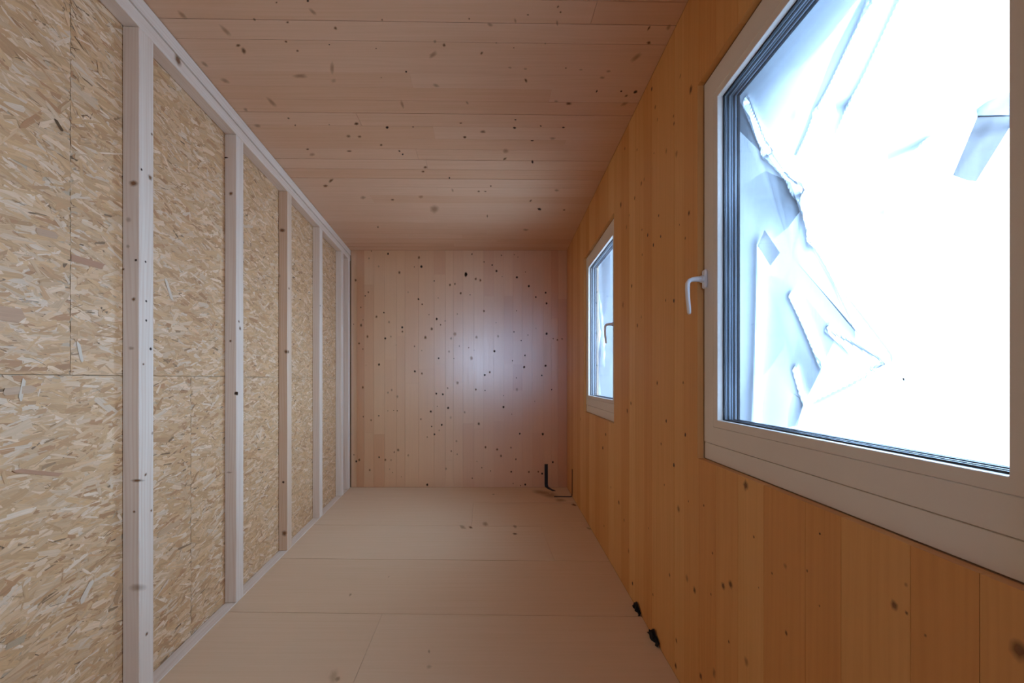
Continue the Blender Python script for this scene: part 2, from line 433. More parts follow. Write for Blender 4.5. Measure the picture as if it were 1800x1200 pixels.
def ceil_marks(data, u0, v0, sc):
    for x, y, r, k, e, rot in parse(data):
        u, v = u0 + x / sc, v0 + y / sc
        X, Y = ceil_pix(u, v)
        if Y > YB - .02: continue
        s = r / sc * Y / F
        fs = F * (H - HC) / (CY - v) ** 2 * (CY - v) / Y * 1.0    # how much depth a pixel covers, relative to width
        # ellipse given in the picture: half axes r and r*e at angle rot -> carried to the ceiling through its two axis end points
        def d(px, py):
            X2, Y2 = ceil_pix(u + px / sc, min(v + py / sc, 438)); return Vector((X2 - X, Y2 - Y, 0))
        A = d(r * math.cos(rot), r * math.sin(rot)); B = d(-r * e * math.sin(rot), r * e * math.cos(rot))
        if A.length < .001 or B.length < .001: continue
        it.append((Vector((X, Y, H - 0.0006)), A, B, 1.0, 1.0, 0.0, k))
ceil_marks(CE, 300, 0, 3.6); ceil_marks(CF, 760, 0, 3.6); ceil_marks(CG, 400, 0, 2.118)
marks('ceiling_knots', it, ceiling, None, 4)

# ------------------------------------------------------------------ far wall
wall_back = tag(wbox('wall_back', BF, xl(YB, .16), xr(YB, .16), 0.0205, 0.12, -0.12, H + 0.11, M['core']), kind='structure')
cols = [605, 617, 627, 640, 657, 676, 697, 712, 736, 763, 783, 797, 814, 833, 850, 868, 886, 902, 918, 936, 955, 969, 981, 1003]
special = {627: [(487, .75), (870, .9)], 640: [(500, .1), (760, .5), (870, .4)], 657: [(763, .15), (870, .75)], 763: [(482, .55), (640, .1), (870, .2)], 850: [(520, .45), (870, .15)],
           617: [(870, .35)], 886: [(520, .1), (640, .5), (870, .3)], 902: [(640, .3), (686, .7), (870, .25)], 918: [(870, .35)], 955: [(870, .5)], 969: [(560, .9), (870, .6)], 981: [(525, .5), (870, .95)], 936: [(760, .4), (870, .6)], 814: [(744, .05), (870, .4)]}
for a, b in zip(cols, cols[1:]):
    x0 = xl(YB, -.0) if a == 605 else BF.pix(a, 600)[0]; x1 = xr(YB, -.0005) if b == 1003 else BF.pix(b, 600)[0]
    if x1 - x0 < .01: continue
    sp = special.get(a)
    if sp is None:
        cut = random.uniform(480, 820); sp = [(cut, random.choice([0, .08, .15, .25])), (870, random.choice([0, .1, .2, .3]))]
    zt = H
    for v, tone in sp:
        zb = 0.0005 if v >= 860 else BF.pix(a, v)[1]
        wbox('wall_board', BF, x0 + .0005, x1 - .0005, random.uniform(0, .0006), 0.02, zb, zt - .0005, M['back'], wall_back, 2, color=(tone, 0, 0))
        zt = zb
KA = """448 87 9 d;745 122 11 n;768 209 12 d;700 213 5 n;557 267 11 n;358 208 8 s;265 130 8 s;288 62 5 n;137 340 10 n;230 490 6 d;260 455 7 n;740 522 9 d;775 571 7 d;890 347 6 d;1042 385 9 n;1089 376 8 n;1144 465 9 n;408 650 8 d;337 690 10 n;458 742 10 s;583 792 10 d;586 832 8 n;189 772 11 n;251 880 10 n;421 898 10 d;475 880 8 s;170 946 8 n;867 807 11 n;915 711 10 d;952 768 6 n;995 730 5 n;840 670 4 n;806 889 12 n;1089 855 16 s;1053 898 10 s;1132 970 6 s;702 973 7 n;771 1014 4 n;1033 1023 9 s;933 1088 8 d;1079 1090 4 d;362 1147 10 d;88 1133 5 n;640 455 9 v;187 600 6 n;208 720 5 n;207 1000 6 n;928 510 4 n;1112 664 5 n;527 960 6 v;118 762 4 n;237 1153 3 d"""
KB = """104 285 15 d;162 90 7 n;278 164 6 n;355 195 8 d;397 252 10 d;451 305 4 n;445 102 6 n;567 95 4 n;602 118 4 n;198 327 10 n;242 341 10 n;592 312 10 d;706 397 11 d;674 262 4 n;868 460 9 d;773 502 8 d;877 562 10 d;54 465 8 n;143 480 5 d;277 635 9 n;589 632 5 n;393 747 5 s;205 885 12 s;412 877 10 s;564 835 6 d;633 918 6 d;376 1020 11 d;157 1088 15 s;130 986 5 n;182 1010 3 d;40 972 5 s;670 1061 8 d;550 1111 6 n;662 1172 11 d;867 1159 11 d;877 852 11 d;940 900 6 n;980 912 7 n;1025 902 7 n;1072 580 13 s;775 800 5 s;698 865 5 n"""
KC = """346 5 7 n;674 65 9 d;739 85 8 n;197 212 10 n;462 236 9 s;428 260 8 s;514 296 10 s;1066 170 12 s;975 218 6 n;871 269 9 d;931 275 8 d;427 427 4 n;480 423 4 d;513 426 5 n;344 472 6 d;820 433 10 d;979 400 10 d;880 385 4 n;1004 488 11 v;1131 440 9 s;273 512 7 n;202 480 6 n;730 503 6 n;829 570 6 d;921 556 9 d;854 643 8 d;898 606 6 s;788 667 5 n;521 786 10 n;486 805 6 n;614 834 9 s;347 852 8 d;403 876 9 n;456 878 7 s;164 876 10 n;138 890 9 d;1056 704 9 s;1008 796 6 n;1063 824 5 n;261 970 8 n;443 961 5 s;471 992 4 n;960 958 9 s;550 1031 3 n;788 1104 10 d;115 830 5 n"""
KD = """272 99 9 d;318 73 8 n;562 125 5 n;567 232 11 s;190 231 8 n;275 240 5 d;795 102 7 d;886 232 6 d;443 391 10 d;445 287 4 n;730 340 5 s;217 546 10 n;593 636 8 d;804 641 11 d;279 760 9 n;385 781 10 n;421 840 9 n;512 764 7 n;557 870 7 n;896 897 9 d;515 985 8 d;677 987 8 n;763 985 7 n;798 1002 9 d;643 1102 9 d;532 1093 5 n;600 1112 5 n;157 1045 6 n;200 890 4 n;245 948 5 n;325 978 5 n;520 457 4 n"""
it = []
for data, u0, v0, sc in ((KA, 600, 430, 5.4545), (KB, 800, 430, 5.4545), (KC, 600, 640, 5.218), (KD, 800, 640, 5.218)):
    for q in data.split(';'):
        x, y, r, k = q.split(); x, y, r = float(x), float(y), float(r)
        d, z, kk = BF.pix(u0 + x / sc, v0 + y / sc)
        if d > xr(YB) - .02 or z < .01: continue
        s = r / sc * YB / F
        it.append((Vector((d, YB - .0009, z)), Vector((1, 0, 0)), Vector((0, 0, 1)), s * .9, s * (1.15 if k != 'd' else 1.05), 0, k))
d, z, kk = BF.pix(819, 482)
it.append((Vector((d, YB - .0009, z)), Vector((1, 0, 0)), Vector((0, 0, 1)), .012, .026, 0, 'd'))
marks('back_wall_knots', it, wall_back, None, 5)

# ------------------------------------------------------------------ window wall on the right
NEAR = (0.445, 1.363, 0.873, 2.147)      # d0, d1, z0, z1 of the openings
FAR = (2.405, 3.32, 0.873, 2.147)
OPEN = [NEAR, FAR]
def with_openings(d0, d1, z0, z1):
    out = []
    ds = sorted({d0, d1, *[e for w in OPEN for e in w[:2] if d0 < e < d1]})
    for a, b in zip(ds, ds[1:]):
        m_ = (a + b) / 2; hole = [w for w in OPEN if w[0] < m_ < w[1]]
        if hole: out += [(a, b, z0, hole[0][2]), (a, b, hole[0][3], z1)]
        else: out.append((a, b, z0, z1))
    return out
core = [(a, b, .0205, .12, c, d) for a, b, c, d in with_openings(Y0 - .05, YB + .10, -.12, H + .11)]
wall_right = tag(wrects('wall_right', RF, core, M['core']), kind='structure')
db = [Y0]
r2 = random.Random(21)
while db[-1] < 4.1: db.append(db[-1] + r2.uniform(.085, .145))
db[-1] = YB - .001
i55 = min(range(len(db)), key=lambda i: abs(db[i] - 1.55)); db[i55] = 1.55
for a, b in zip(db, db[1:]):
    tone = r2.choice([0, .1, .2, .3, .45, .6]); off = (r2.uniform(0, 60), r2.uniform(0, 60)); pr = r2.uniform(0, .0006)
    ga = .0014 if abs(a - 1.55) < .001 else .0004
    for (p, q, s, t) in with_openings(a + ga, b - .0004, .0005, H - .0005):
        wbox('wall_board', RF, p, q, pr, .02, s, t, M['clt'], wall_right, 2, color=(tone, 0, 0), off=off)
RG = """220 120 11 d;240 227 10 n;253 300 10 s;350 325 10 n;347 280 8 n;387 45 12 s;448 125 20 n;487 237 6 n;487 400 9 n;62 470 8 n;133 477 7 n;232 497 5 d;305 485 14 s;365 500 18 s;158 675 12 n;175 650 10 s;38 800 14 n;120 760 10 n;260 863 8 d;438 848 14 n;196 977 10 d;162 945 6 d;272 985 9 d;229 1035 10 d;382 917 5 n;416 995 8 n;164 1092 7 n;72 930 12 s;88 860 8 s"""
RJ = """280 348 7 n;247 420 11 s;408 402 5 n;439 404 7 d;301 497 7 n;316 465 6 s;376 714 7 n;474 712 5 n;410 856 6 d;482 909 7 d;391 943 5 n;439 1022 8 d;263 818 8 n;277 790 6 n;181 907 5 n;170 958 5 n;87 850 6 s"""
RH = """150 168 7 d;163 108 6 n;185 340 6 s;220 407 8 d;420 330 5 n;481 433 13 s;526 402 4 n;593 420 5 n;155 510 5 n;243 485 6 n;263 620 10 s;350 520 4 n;280 763 8 d;443 725 8 n;520 742 15 s;553 793 13 n;370 812 6 n;473 1013 9 n;470 1125 11 n;580 1170 13 n;640 1150 14 s;625 810 6 n;632 630 6 n"""
RI = """357 253 20 n;445 268 20 s;37 370 13 s;157 350 5 n;83 330 4 n;397 500 7 n;714 485 6 d;548 640 13 s;653 663 6 n;484 675 6 n;1070 828 20 n;1128 730 10 s;1130 865 9 n;420 743 4 n;712 831 5 n;552 960 10 n;1220 972 7 n;1600 735 14 n;1670 1040 42 n;277 1003 7 n;361 1098 18 s;205 1160 14 s;250 735 15 n;285 727 17 n"""
it = []
for data, u0, v0, sc in ((RG, 1080, 120, 3.3333), (RJ, 980, 340, 2.143), (RH, 1000, 720, 2.5), (RI, 1180, 760, 2.7275)):
    for q in data.split(';'):
        x, y, r, k = q.split(); x, y, r = float(x), float(y), float(r)
        d, z, kk = RF.pix(u0 + x / sc, v0 + y / sc)
        if d > YB - .05 or z < .01 or z > H - .01: continue
        if any(w[0] - .01 < d < w[1] + .01 and w[2] - .01 < z < w[3] + .01 for w in OPEN): continue
        s = r / sc * kk / F
        it.append((RF.P(d, -.0007, z), RF.t / RF.n, Vector((0, 0, 1)), s * .8, s, 0, k))
marks('window_wall_knots', it, wall_right, None, 6)

# ------------------------------------------------------------------ rear wall with an unseen window behind the camera, inferred from the far wall's highlight
RW = (-0.40, 0.22, 1.36, 2.06)
class RearFrame:
    n = 1.0; out = Vector((0, -1, 0)); R = Matrix.Rotation(math.pi, 4, 'Z')
    def P(self, d, o, z): return Vector((d, Y0 - o, z))
QF = RearFrame()
a, b = xl(Y0, .12), xr(Y0, .10)
wall_front = tag(wrects('wall_front', QF, [(a, RW[0], 0, .1, -.12, H + .11), (RW[1], b, 0, .1, -.12, H + .11), (RW[0], RW[1], 0, .1, -.12, RW[2]), (RW[0], RW[1], 0, .1, RW[3], H + .11)], M['clt']), kind='structure')

# ------------------------------------------------------------------ left wall of pressed strand boards
ZJ = HC + 0.012
wall_left = tag(wbox('wall_left', LF, Y0 - .05, YB + .10, .0752, .14, -.12, H + .11, M['core']), kind='structure')
OSB = 0.06
panels = []
for z0, z1, joint in ((-.0, ZJ, 1.776), (ZJ, H, 1.2234)):
    ds = [Y0] + [j for j in (joint - 2.5, joint, joint + 2.5) if Y0 < j < YB - .05] + [YB - .001]
    for a, b in zip(ds, ds[1:]): panels.append((a + .0008, b - .0008, z0 + (.0008 if z0 > .5 else 0), z1 - .0008))
PAL = np.array((.93, .82, .78)) * np.array([(.78, .54, .29), (.70, .45, .21), (.84, .63, .38), (.74, .49, .24), (.64, .39, .18), (.88, .71, .47), (.55, .31, .14), (.76, .52, .28)])
PW = np.array([.2, .17, .16, .17, .1, .08, .04, .08])
def strands(panel, a, b, z0, z1, n_per_m2, extra=()):
    area = (b - a) * (z1 - z0); n = int(area * n_per_m2)
    cd = rng.uniform(a, b, n); cz = rng.uniform(z0, z1, n)
    L = rng.uniform(.03, .115, n); Wd = rng.uniform(.004, .021, n) * np.sqrt(L / .08)
    ang = rng.normal(0, .33, n)
    loose = rng.random(n) < .12; ang[loose] = rng.uniform(-1.6, 1.6, loose.sum()); L[loose] *= .55
    ci = rng.choice(len(PAL), n, p=PW); col = PAL[ci] * rng.uniform(.88, 1.1, (n, 1))
    dk = rng.random(n) < .035; col[dk] = np.array((.26, .15, .07)) * rng.uniform(.7, 1.5, (dk.sum(), 1)); L[dk] *= .5; Wd[dk] *= .45
    # thin dark strips: shadow edges of the strands, put into the colour
    th = rng.random(n) < .075; Wd[th] = rng.uniform(.0008, .0022, th.sum()); L[th] *= .6; col[th] = np.array((.22, .12, .05)) * rng.uniform(.6, 1.6, (th.sum(), 1))
    h = rng.uniform(.0002, .0022, n); order = np.argsort(h)
    ex = list(extra)
    if ex:
        cd = np.append(cd, [e[0] for e in ex]); cz = np.append(cz, [e[1] for e in ex]); L = np.append(L, [e[2] for e in ex]); Wd = np.append(Wd, [e[3] for e in ex])
        ang = np.append(ang, [e[4] for e in ex]); col = np.vstack([col, [e[5] for e in ex]]); h = np.append(h, [.0036] * len(ex)); n += len(ex)
    # hexagonal strand outline, slightly tilted
    px = np.array([-.5, -.42, .40, .5, .44, -.38]); py = np.array([-.1, -.5, -.46, .08, .5, .45])
    jx = rng.uniform(-.07, .07, (n, 6)); jy = rng.uniform(-.16, .16, (n, 6))
    X = (px + jx) * L[:, None]; Y = (py + jy) * Wd[:, None]
    ca, sa = np.cos(ang)[:, None], np.sin(ang)[:, None]
    D = np.clip(cd[:, None] + X * ca - Y * sa, a, b); Z = np.clip(cz[:, None] + X * sa + Y * ca, z0, z1)
    tx = rng.normal(0, .006, (n, 1)); ty = rng.normal(0, .05, (n, 1))
    O = OSB - h[:, None] + X * tx + Y * ty
    p0 = np.array(LF.p0); t = np.array(LF.t); out = np.array(LF.out)
    P = p0 + D[..., None] * t + O[..., None] * out; P[..., 2] = Z
    P = P.reshape(-1, 3)
    me = bpy.data.meshes.new('wood_strands')
    me.vertices.add(n * 6); me.vertices.foreach_set('co', P.astype(np.float32).ravel())
    me.loops.add(n * 6); me.loops.foreach_set('vertex_index', np.arange(n * 6, dtype=np.int32))
    me.polygons.add(n); me.polygons.foreach_set('loop_start', np.arange(0, n * 6, 6, dtype=np.int32))
    me.update(calc_edges=True)
    uvl = me.uv_layers.new(name='UVMap')
    sh = rng.uniform(0, 40, (n, 1, 2)); UV = np.stack([X, Y], -1) + sh
    uvl.data.foreach_set('uv', UV.astype(np.float32).ravel())
    at = me.color_attributes.new('col', 'FLOAT_COLOR', 'POINT')
    C4 = np.ones((n, 6, 4), dtype=np.float32); C4[..., :3] = col[:, None, :]
    at.data.foreach_set('color', C4.ravel())
    o = link('wood_strands', me, M['strand'], panel); o['kind'] = 'stuff'
    return o
def op(u, v): return LF.pix(u, v, OSB)
def flake(u0, v0, u1, v1, w, col):
    d0, z0, k = op(u0, v0); d1, z1, k = op(u1, v1)
    return ((d0 + d1) / 2, (z0 + z1) / 2, math.hypot(d1 - d0, z1 - z0), w, math.atan2(z1 - z0, d1 - d0), col)
RED = (.50, .25, .13)
FL = [flake(101, 446, 184, 469, .021, RED), flake(-30, 548, 40, 558, .036, (.56, .32, .17)), flake(20, 826, 110, 834, .011, RED),
      flake(95, 208, 108, 232, .012, (.10, .05, .02)), flake(310, 966, 338, 953, .008, (.32, .18, .09)), flake(8, 1138, 45, 1118, .022, (.50, .35, .20)),
      flake(275, 940, 318, 915, .02, (.62, .38, .2)), flake(135, 600, 142, 635, .012, (.74, .58, .40)), flake(32, 705, 40, 665, .012, (.74, .58, .40)),
      flake(140, 1060, 160, 1020, .02, (.74, .58, .40)), flake(0, 690, 60, 682, .02, (.6, .38, .22)), flake(60, 405, 100, 415, .02, (.55, .33, .18)),
      flake(290, 490, 302, 528, .018, (.74, .58, .40)), flake(200, 1060, 215, 1025, .02, (.52, .30, .14))]
for a, b, z0, z1 in panels:
    pn = wbox('osb_panel', LF, a, b, OSB, .075, z0, z1, M['strand'], wall_left, 0)
    at = pn.data.color_attributes.new('col', 'FLOAT_COLOR', 'POINT')
    at.data.foreach_set('color', np.tile(np.array((.60, .42, .25, 1), dtype=np.float32), len(pn.data.vertices)))
    strands(pn, a, b, z0, z1, 8600 if b > .3 else 1500, [f for f in FL if a < f[0] < b and z0 < f[1] < z1])

# ------------------------------------------------------------------ stud frame standing against the strand boards
fr = empty('stud_frame', LF.P(2.0, .03, 0))
tag(fr, 'pale spruce stud frame with upright posts and double top plate against the strand board wall', 'stud frame')
PT = 0.055
studs = [(1.411, 1.478), (2.032, 2.10), (2.645, 2.713), (3.268, 3.336), (3.885, 3.95), (4.128, 4.195)]
for i, (a, b) in enumerate(studs):
    wbox('stud', LF, a, b, .0, OSB - .003, .0035, H - 2 * PT - .001, M['stud'], fr, 2, .0022, (random.choice([0, .1, .25]) if i != 2 else .5, 0, 0))
wbox('top_plate', LF, Y0 + .001, YB - .001, 0.0, OSB - .003, H - 2 * PT, H - PT - .0035, M['stud'], fr, 0, .0025, (.1, 0, 0))
wbox('top_plate', LF, Y0 + .001, YB - .001, -0.004, OSB - .003, H - PT, H - .003, M['stud'], fr, 0, .0015, (.0, 0, 0))
wbox('bottom_plate', LF, Y0 + .001, YB - .001, 0.0008, OSB - .003, -.02, .003, M['stud'], fr, 0, .0015, (.05, 0, 0))
it = []
def lk(u, v, r, k, o=-.0006, e=1.0):
    d, z, kk = LF.pix(u, v, o); s = r * kk / F
    it.append((LF.P(d, o, z), LF.t / LF.n, Vector((0, 0, 1)), s * e, s, 0, k))
for u, v, r, k in [(313, 106, 8, 'n'), (264, 312, 4, 'n'), (256, 460, 2, 'd'), (257, 529, 2, 'd'), (257, 563, 2, 'd'), (265, 613, 2.5, 'd'), (252, 640, 2, 'n'), (268, 761, 2.5, 's'), (256, 834, 2.5, 'n'),
                   (266, 897, 2, 'n'), (258, 1114, 3, 'n'), (422, 577, 3, 'n'), (417, 691, 3, 'd'), (420, 565, 2, 'n'), (267, 236, 2, 'n'), (249, 298, 2, 'd'), (372, 148, 2, 'n'), (395, 171, 4, 's'), (335, 104, 1.5, 'd'), (508, 507, 2, 'n'), (507, 618, 2.5, 'n'), (563, 537, 1.5, 'n')]:
    lk(u, v, r, k)
def sk(i, u, v, rx, rz, k):
    a = studs[i][0]; ny = LF.t.normalized()
    p = Vector(((u - CX) / F, 1, -(v - CY) / F)); q = LF.P(a, 0, 0); c = Vector((0, 0, HC))
    kk = (q - c).dot(ny) / p.dot(ny); w = c + p * kk - ny * .0006
    it.append((w, LF.out, Vector((0, 0, 1)), rx * kk / F, rz * kk / F, 0, k))
for i, u, v, rx, rz, k in [(0, 235, 322, 6, 4.5, 'n'), (0, 226, 386, 4, 4, 's'), (0, 214, 310, 2, 2, 'd'), (0, 239, 457, 2, 2, 'd'), (0, 225, 433, 3, 3, 's'), (0, 235, 526, 3, 3, 'n'), (0, 231, 612, 4, 3, 's'), (0, 217, 473, 2, 2, 'n'),
                           (0, 243, 1032, 14, 6, 's'), (0, 242, 844, 9, 2.5, 'n'), (0, 236, 899, 2, 2, 'n'), (1, 406, 340, 3, 3, 'n'), (1, 415, 691, 3, 3, 'd'), (1, 397, 277, 4, 1.5, 'd'), (1, 405, 599, 2, 2, 'n'), (1, 403, 830, 4, 1.5, 's'),
                           (2, 496, 405, 4, 3, 'n'), (2, 500, 937, 4, 4, 'n'), (2, 498, 847, 2, 2, 'd'), (2, 503, 618, 3, 3, 'n'), (2, 490, 485, 3, 3, 's'), (4, 587, 507, 2, 2, 'd'), (4, 587, 645, 2, 2, 'd')]:
    sk(i, u, v, rx, rz, k)
marks('timber_knots', it, fr, None, 7)

# ------------------------------------------------------------------ windows
def window(n, op_, handle_far, fr_=RF):
    d0, d1, z0, z1 = op_
    g = .006
    root = empty('window_%d' % n, fr_.P((d0 + d1) / 2, .05, z0)); root['kind'] = 'structure'
    d0 += g; d1 -= g; z0 += .002; z1 -= .004
    # fixed frame, seen as the low rail under the sash
    ring('frame', fr_, d0, d1, z0, z1, .05, .05, .0555, .05, .026, .098, M['white'], root)
    wbox('sill_rail', fr_, d0, d1, .0215, .0262, z0, z0 + .0545, M['white'], root, 0, .001)
    s0, s1, t0, t1 = d0 + .001, d1 - .001, z0 + .0562, z1 - .001
    B = .024; SW, SB, ST = .0905 - B - g, .138 - B - .058, .097 - B
    sash = ring('sash', fr_, s0, s1, t0, t1, SW, SW, SB, ST, .019, .088, M['white'], root, .0012)
    b0, b1, e0, e1 = s0 + SW + .0006, s1 - SW - .0006, t0 + SB + .0006, t1 - ST - .0006
    ring('glazing_bead', fr_, b0, b1, e0, e1, B, B, B, B, .0182, .036, M['white'], root, .0012)
    q0, q1, y0, y1 = b0 + B, b1 - B, e0 + B, e1 - B      # visible glass
    ring('gasket', fr_, q0 - .006, q1 + .006, y0 - .006, y1 + .006, .0095, .0095, .0095, .0095, .0362, .0402, M['gasket'], root)
    for o in (.0404, .0585, .0766):
        wbox('pane', fr_, q0 - .010, q1 + .010, o, o + .004, y0 - .010, y1 + .010, M['glass'], root)
    for o in (.0446, .0627):
        ring('spacer', fr_, q0 - .009, q1 + .009, y0 - .009, y1 + .009, .0105, .0105, .0105, .0105, o, o + .0137, M['spacer'], root)
        ring('spacer_seal', fr_, q0 - .009, q1 + .009, y0 - .009, y1 + .009, .0125, .0125, .0125, .0125, o + .004, o + .009, M['gasket'], root)
    ring('outer_gasket', fr_, q0 - .006, q1 + .006, y0 - .006, y1 + .006, .0085, .0085, .0085, .0085, .0808, .0865, M['gasket'], root)
    # handle
    hd = s1 - SW * .42 - .012 if handle_far else s0 + SW * .42 + .012
    hz = 1.480
    if n == 1: hd = 1.343
    hroot = wbox('handle', fr_, hd - .013, hd + .013, .0095, .0188, hz - .032, hz + .032, M['plastic'], root, 2, .0045)
    mw = Matrix.Translation(fr_.P(hd, .0085, hz)) @ fr_.R
    pts = [(0, 0, 0), (0, -.020, 0), (0, -.034, -.001), (0, -.044, -.005), (0, -.050, -.014), (0, -.051, -.03), (0, -.050, -.06), (0, -.047, -.09), (0, -.045, -.112), (0, -.0445, -.118)]
    rad = [(.010, .010), (.009, .009), (.009, .008), (.0095, .0075), (.010, .007), (.0105, .0065), (.0105, .006), (.0105, .0055), (.010, .005), (.007, .003)]
    tube('lever', pts, rad, M['plastic'], hroot, mw, 12)
    tube('neck', [(0, 0, 0), (0, -.008, 0)], [(.0125, .0125), (.0115, .0115)], M['plastic'], hroot, mw, 14)
    return root
window(1, NEAR, True)
window(2, FAR, False)
rw = empty('window_3', (0, Y0 - .05, RW[2])); rw['kind'] = 'structure'
ring('frame', QF, RW[0] + .002, RW[1] - .002, RW[2] + .002, RW[3] - .002, .04, .04, .04, .04, .01, .08, M['white'], rw)
wbox('pane', QF, RW[0] + .036, RW[1] - .036, .04, .046, RW[2] + .036, RW[3] - .036, M['glass'], rw)
me = bpy.data.meshes.new('plastic_sheet'); me.from_pydata([tuple(QF.P(a_, .0835, b_)) for a_, b_ in ((RW[0], RW[2]), (RW[1], RW[2]), (RW[1], RW[3]), (RW[0], RW[3]))], [], [(0, 1, 2, 3)])
link('plastic_sheet', me, M['film'], rw)  # unseen sheet, added to dim and spread the daylight from behind

def portal(name, loc, direction, w, h):
    l = bpy.data.lights.new(name, 'AREA'); l.shape = 'RECTANGLE'; l.size = w; l.size_y = h; l.cycles.is_portal = True
    o = bpy.data.objects.new(name, l); COL.objects.link(o); o.location = loc
    o.rotation_euler = Vector(direction).to_track_quat('-Z', 'Z').to_euler()
for k, w in enumerate(OPEN):
    portal('daylight_portal', RF.P((w[0] + w[1]) / 2, .11, (w[2] + w[3]) / 2), -RF.out, w[1] - w[0], w[3] - w[2])
portal('daylight_portal', (-.09, Y0 - .09, 1.71), (0, 1, 0), .62, .70)

# ------------------------------------------------------------------ plastic sheets outside the windows
def seg_dist(P, A, B):
    AB = B - A; t = np.clip(((P - A) @ AB) / (AB @ AB), 0, 1)
    return np.linalg.norm(P - (A + t[..., None] * AB), axis=-1)
def sheet(name, d0, d1, z0, z1, nd, nz, o, creases, mat, seed):
    r = np.random.default_rng(seed)
    D, Z = np.meshgrid(np.linspace(d0, d1, nd), np.linspace(z0, z1, nz), indexing='ij')
    P = np.stack([D, Z], -1); hgt = np.zeros_like(D)
    for k in range(14):
        a = r.uniform(0, math.pi); f = r.uniform(3, 9); hgt += .0035 * np.sin(f * (D * math.cos(a) + Z * math.sin(a)) + r.uniform(0, 6))
    for (A, B, amp, w) in creases:
        q = seg_dist(P, np.array(A), np.array(B)); hgt += .55 * amp * np.exp(-(q / w) ** 1.4)
    O = o + np.abs(hgt)
    verts = [tuple(RF.P(D[i, j], O[i, j], Z[i, j])) for i in range(nd) for j in range(nz)]
    faces = [(i * nz + j, (i + 1) * nz + j, (i + 1) * nz + j + 1, i * nz + j + 1) for i in range(nd - 1) for j in range(nz - 1)]
    me = bpy.data.meshes.new(name); me.from_pydata(verts, [], faces)
    for p in me.polygons: p.use_smooth = False
    return link(name, me, mat)
FO = 0.128
def fpx(u, v, o=FO):
    d, z, k = RF.pix(u, v, o); return (d, z)
cre = []
for u0, v0, u1, v1, amp, w in [(1540, -20, 1396, 272, .008, .012), (1582, -10, 1432, 300, .007, .012), (1310, 180, 1345, 265, .03, .012), (1345, 265, 1400, 335, .03, .015), (1400, 335, 1420, 420, .03, .02),
                               (1420, 420, 1556, 640, .025, .012), (1556, 640, 1415, 705, -.02, .012), (1390, 330, 1640, 260, .014, .03), (1400, 205, 1640, 150, .012, .03), (1640, 250, 1790, 120, .014, .03),
                               (1330, 430, 1320, 740, .02, .03), (1380, 520, 1440, 640, .02, .012), (1450, 580, 1540, 640, .025, .008), (1390, 650, 1410, 710, .02, .01), (1760, 330, 1790, 420, .01, .02), (1560, 330, 1540, 440, .008, .02)]:
    cre.append((fpx(u0, v0), fpx(u1, v1), amp, w))
film = sheet('plastic_sheet', .25, 1.62, .72, 2.36, 200, 240, FO, cre, M['film'], 3)
tag(film, 'creased milky plastic sheet hung outside the large near window', 'plastic sheet')
def patch(name, pts, o, mat, parent, bulge=.004, cw=1.0):
    """flap of sheet: outline given by picture points (with a weight: how many layers lie there), at depth o outside the window"""
    pts = [(p + (1.0,))[:3] for p in pts]
    q = [RF.pix(u, v, o) for u, v, w in pts]
    n = len(q); c = (sum(a[0] for a in q) / n, sum(a[1] for a in q) / n)
    verts = [tuple(RF.P(c[0], o + bulge, c[1]))] + [tuple(RF.P(c[0] + (a[0] - c[0]) * .55, o + bulge * .6, c[1] + (a[1] - c[1]) * .55)) for a in q] + [tuple(RF.P(a[0], o, a[1])) for a in q]
    faces = [(0, 1 + i, 1 + (i + 1) % n) for i in range(n)] + [(1 + i, 1 + n + i, 1 + n + (i + 1) % n, 1 + (i + 1) % n) for i in range(n)]
    me = bpy.data.meshes.new(name); me.from_pydata(verts, [], faces)
    at = me.attributes.new('layers', 'FLOAT', 'POINT')
    at.data.foreach_set('value', [cw] + [.45 * cw + .55 * w for u, v, w in pts] + [w for u, v, w in pts])
    return link(name, me, mat, parent)
def band(pts, o, wts, parent):
    """long folds and put-in strips of shade: left/right outline points with a weight per cross-section vertex"""
    V, A = [], []
    for row in pts:
        for (u, v), w in zip(row, wts):
            d, z, k = RF.pix(u, v, o); V.append(tuple(RF.P(d, o, z))); A.append(w)
    m_ = len(wts); Fq = [(i * m_ + j, (i + 1) * m_ + j, (i + 1) * m_ + j + 1, i * m_ + j + 1) for i in range(len(pts) - 1) for j in range(m_ - 1)]
    me = bpy.data.meshes.new('flap_and_shade'); me.from_pydata(V, [], Fq)
    at = me.attributes.new('layers', 'FLOAT', 'POINT'); at.data.foreach_set('value', A)
    return link('flap_and_shade', me, M['film2'], parent)
def row(u, v, du, dv, offs): return [(u + du * t, v + dv * t) for t in offs]
# gathered, doubled sheet in the lower left of the pane
patch('flap_and_shade', [(1300, 178, .6), (1318, 205, .9), (1332, 250, 1), (1352, 275, .7), (1368, 300, 1), (1395, 305, .6), (1410, 345, .8), (1412, 385, .6), (1430, 440, .3), (1465, 500, .3), (1492, 570, .5), (1530, 612, .8), (1556, 640, 1),
                      (1500, 668, .5), (1415, 706, .6), (1398, 748, .4), (1330, 760, .8), (1280, 760, 1), (1280, 178, 1)], .121, M['film2'], film, .01, .9)
patch('flap_and_shade', [(1300, 330, 0), (1345, 300, .3), (1390, 320, .9), (1406, 372, 1), (1385, 400, .5), (1360, 420, .1), (1320, 400, 0)], .1203, M['film2'], film, .003, .5)
patch('flap_and_shade', [(1318, 470, 0), (1345, 480, .2), (1400, 500, 0), (1470, 590, .3), (1440, 655, .7), (1415, 706, .8), (1390, 690, .1), (1360, 640, 0), (1310, 700, 0)], .1196, M['film2'], film, .006, .35)
patch('flap_and_shade', [(1395, 690, .2), (1413, 705, .9), (1402, 748, .7), (1384, 752, .3), (1386, 720, .1)], .1190, M['film2'], film, .002, .6)
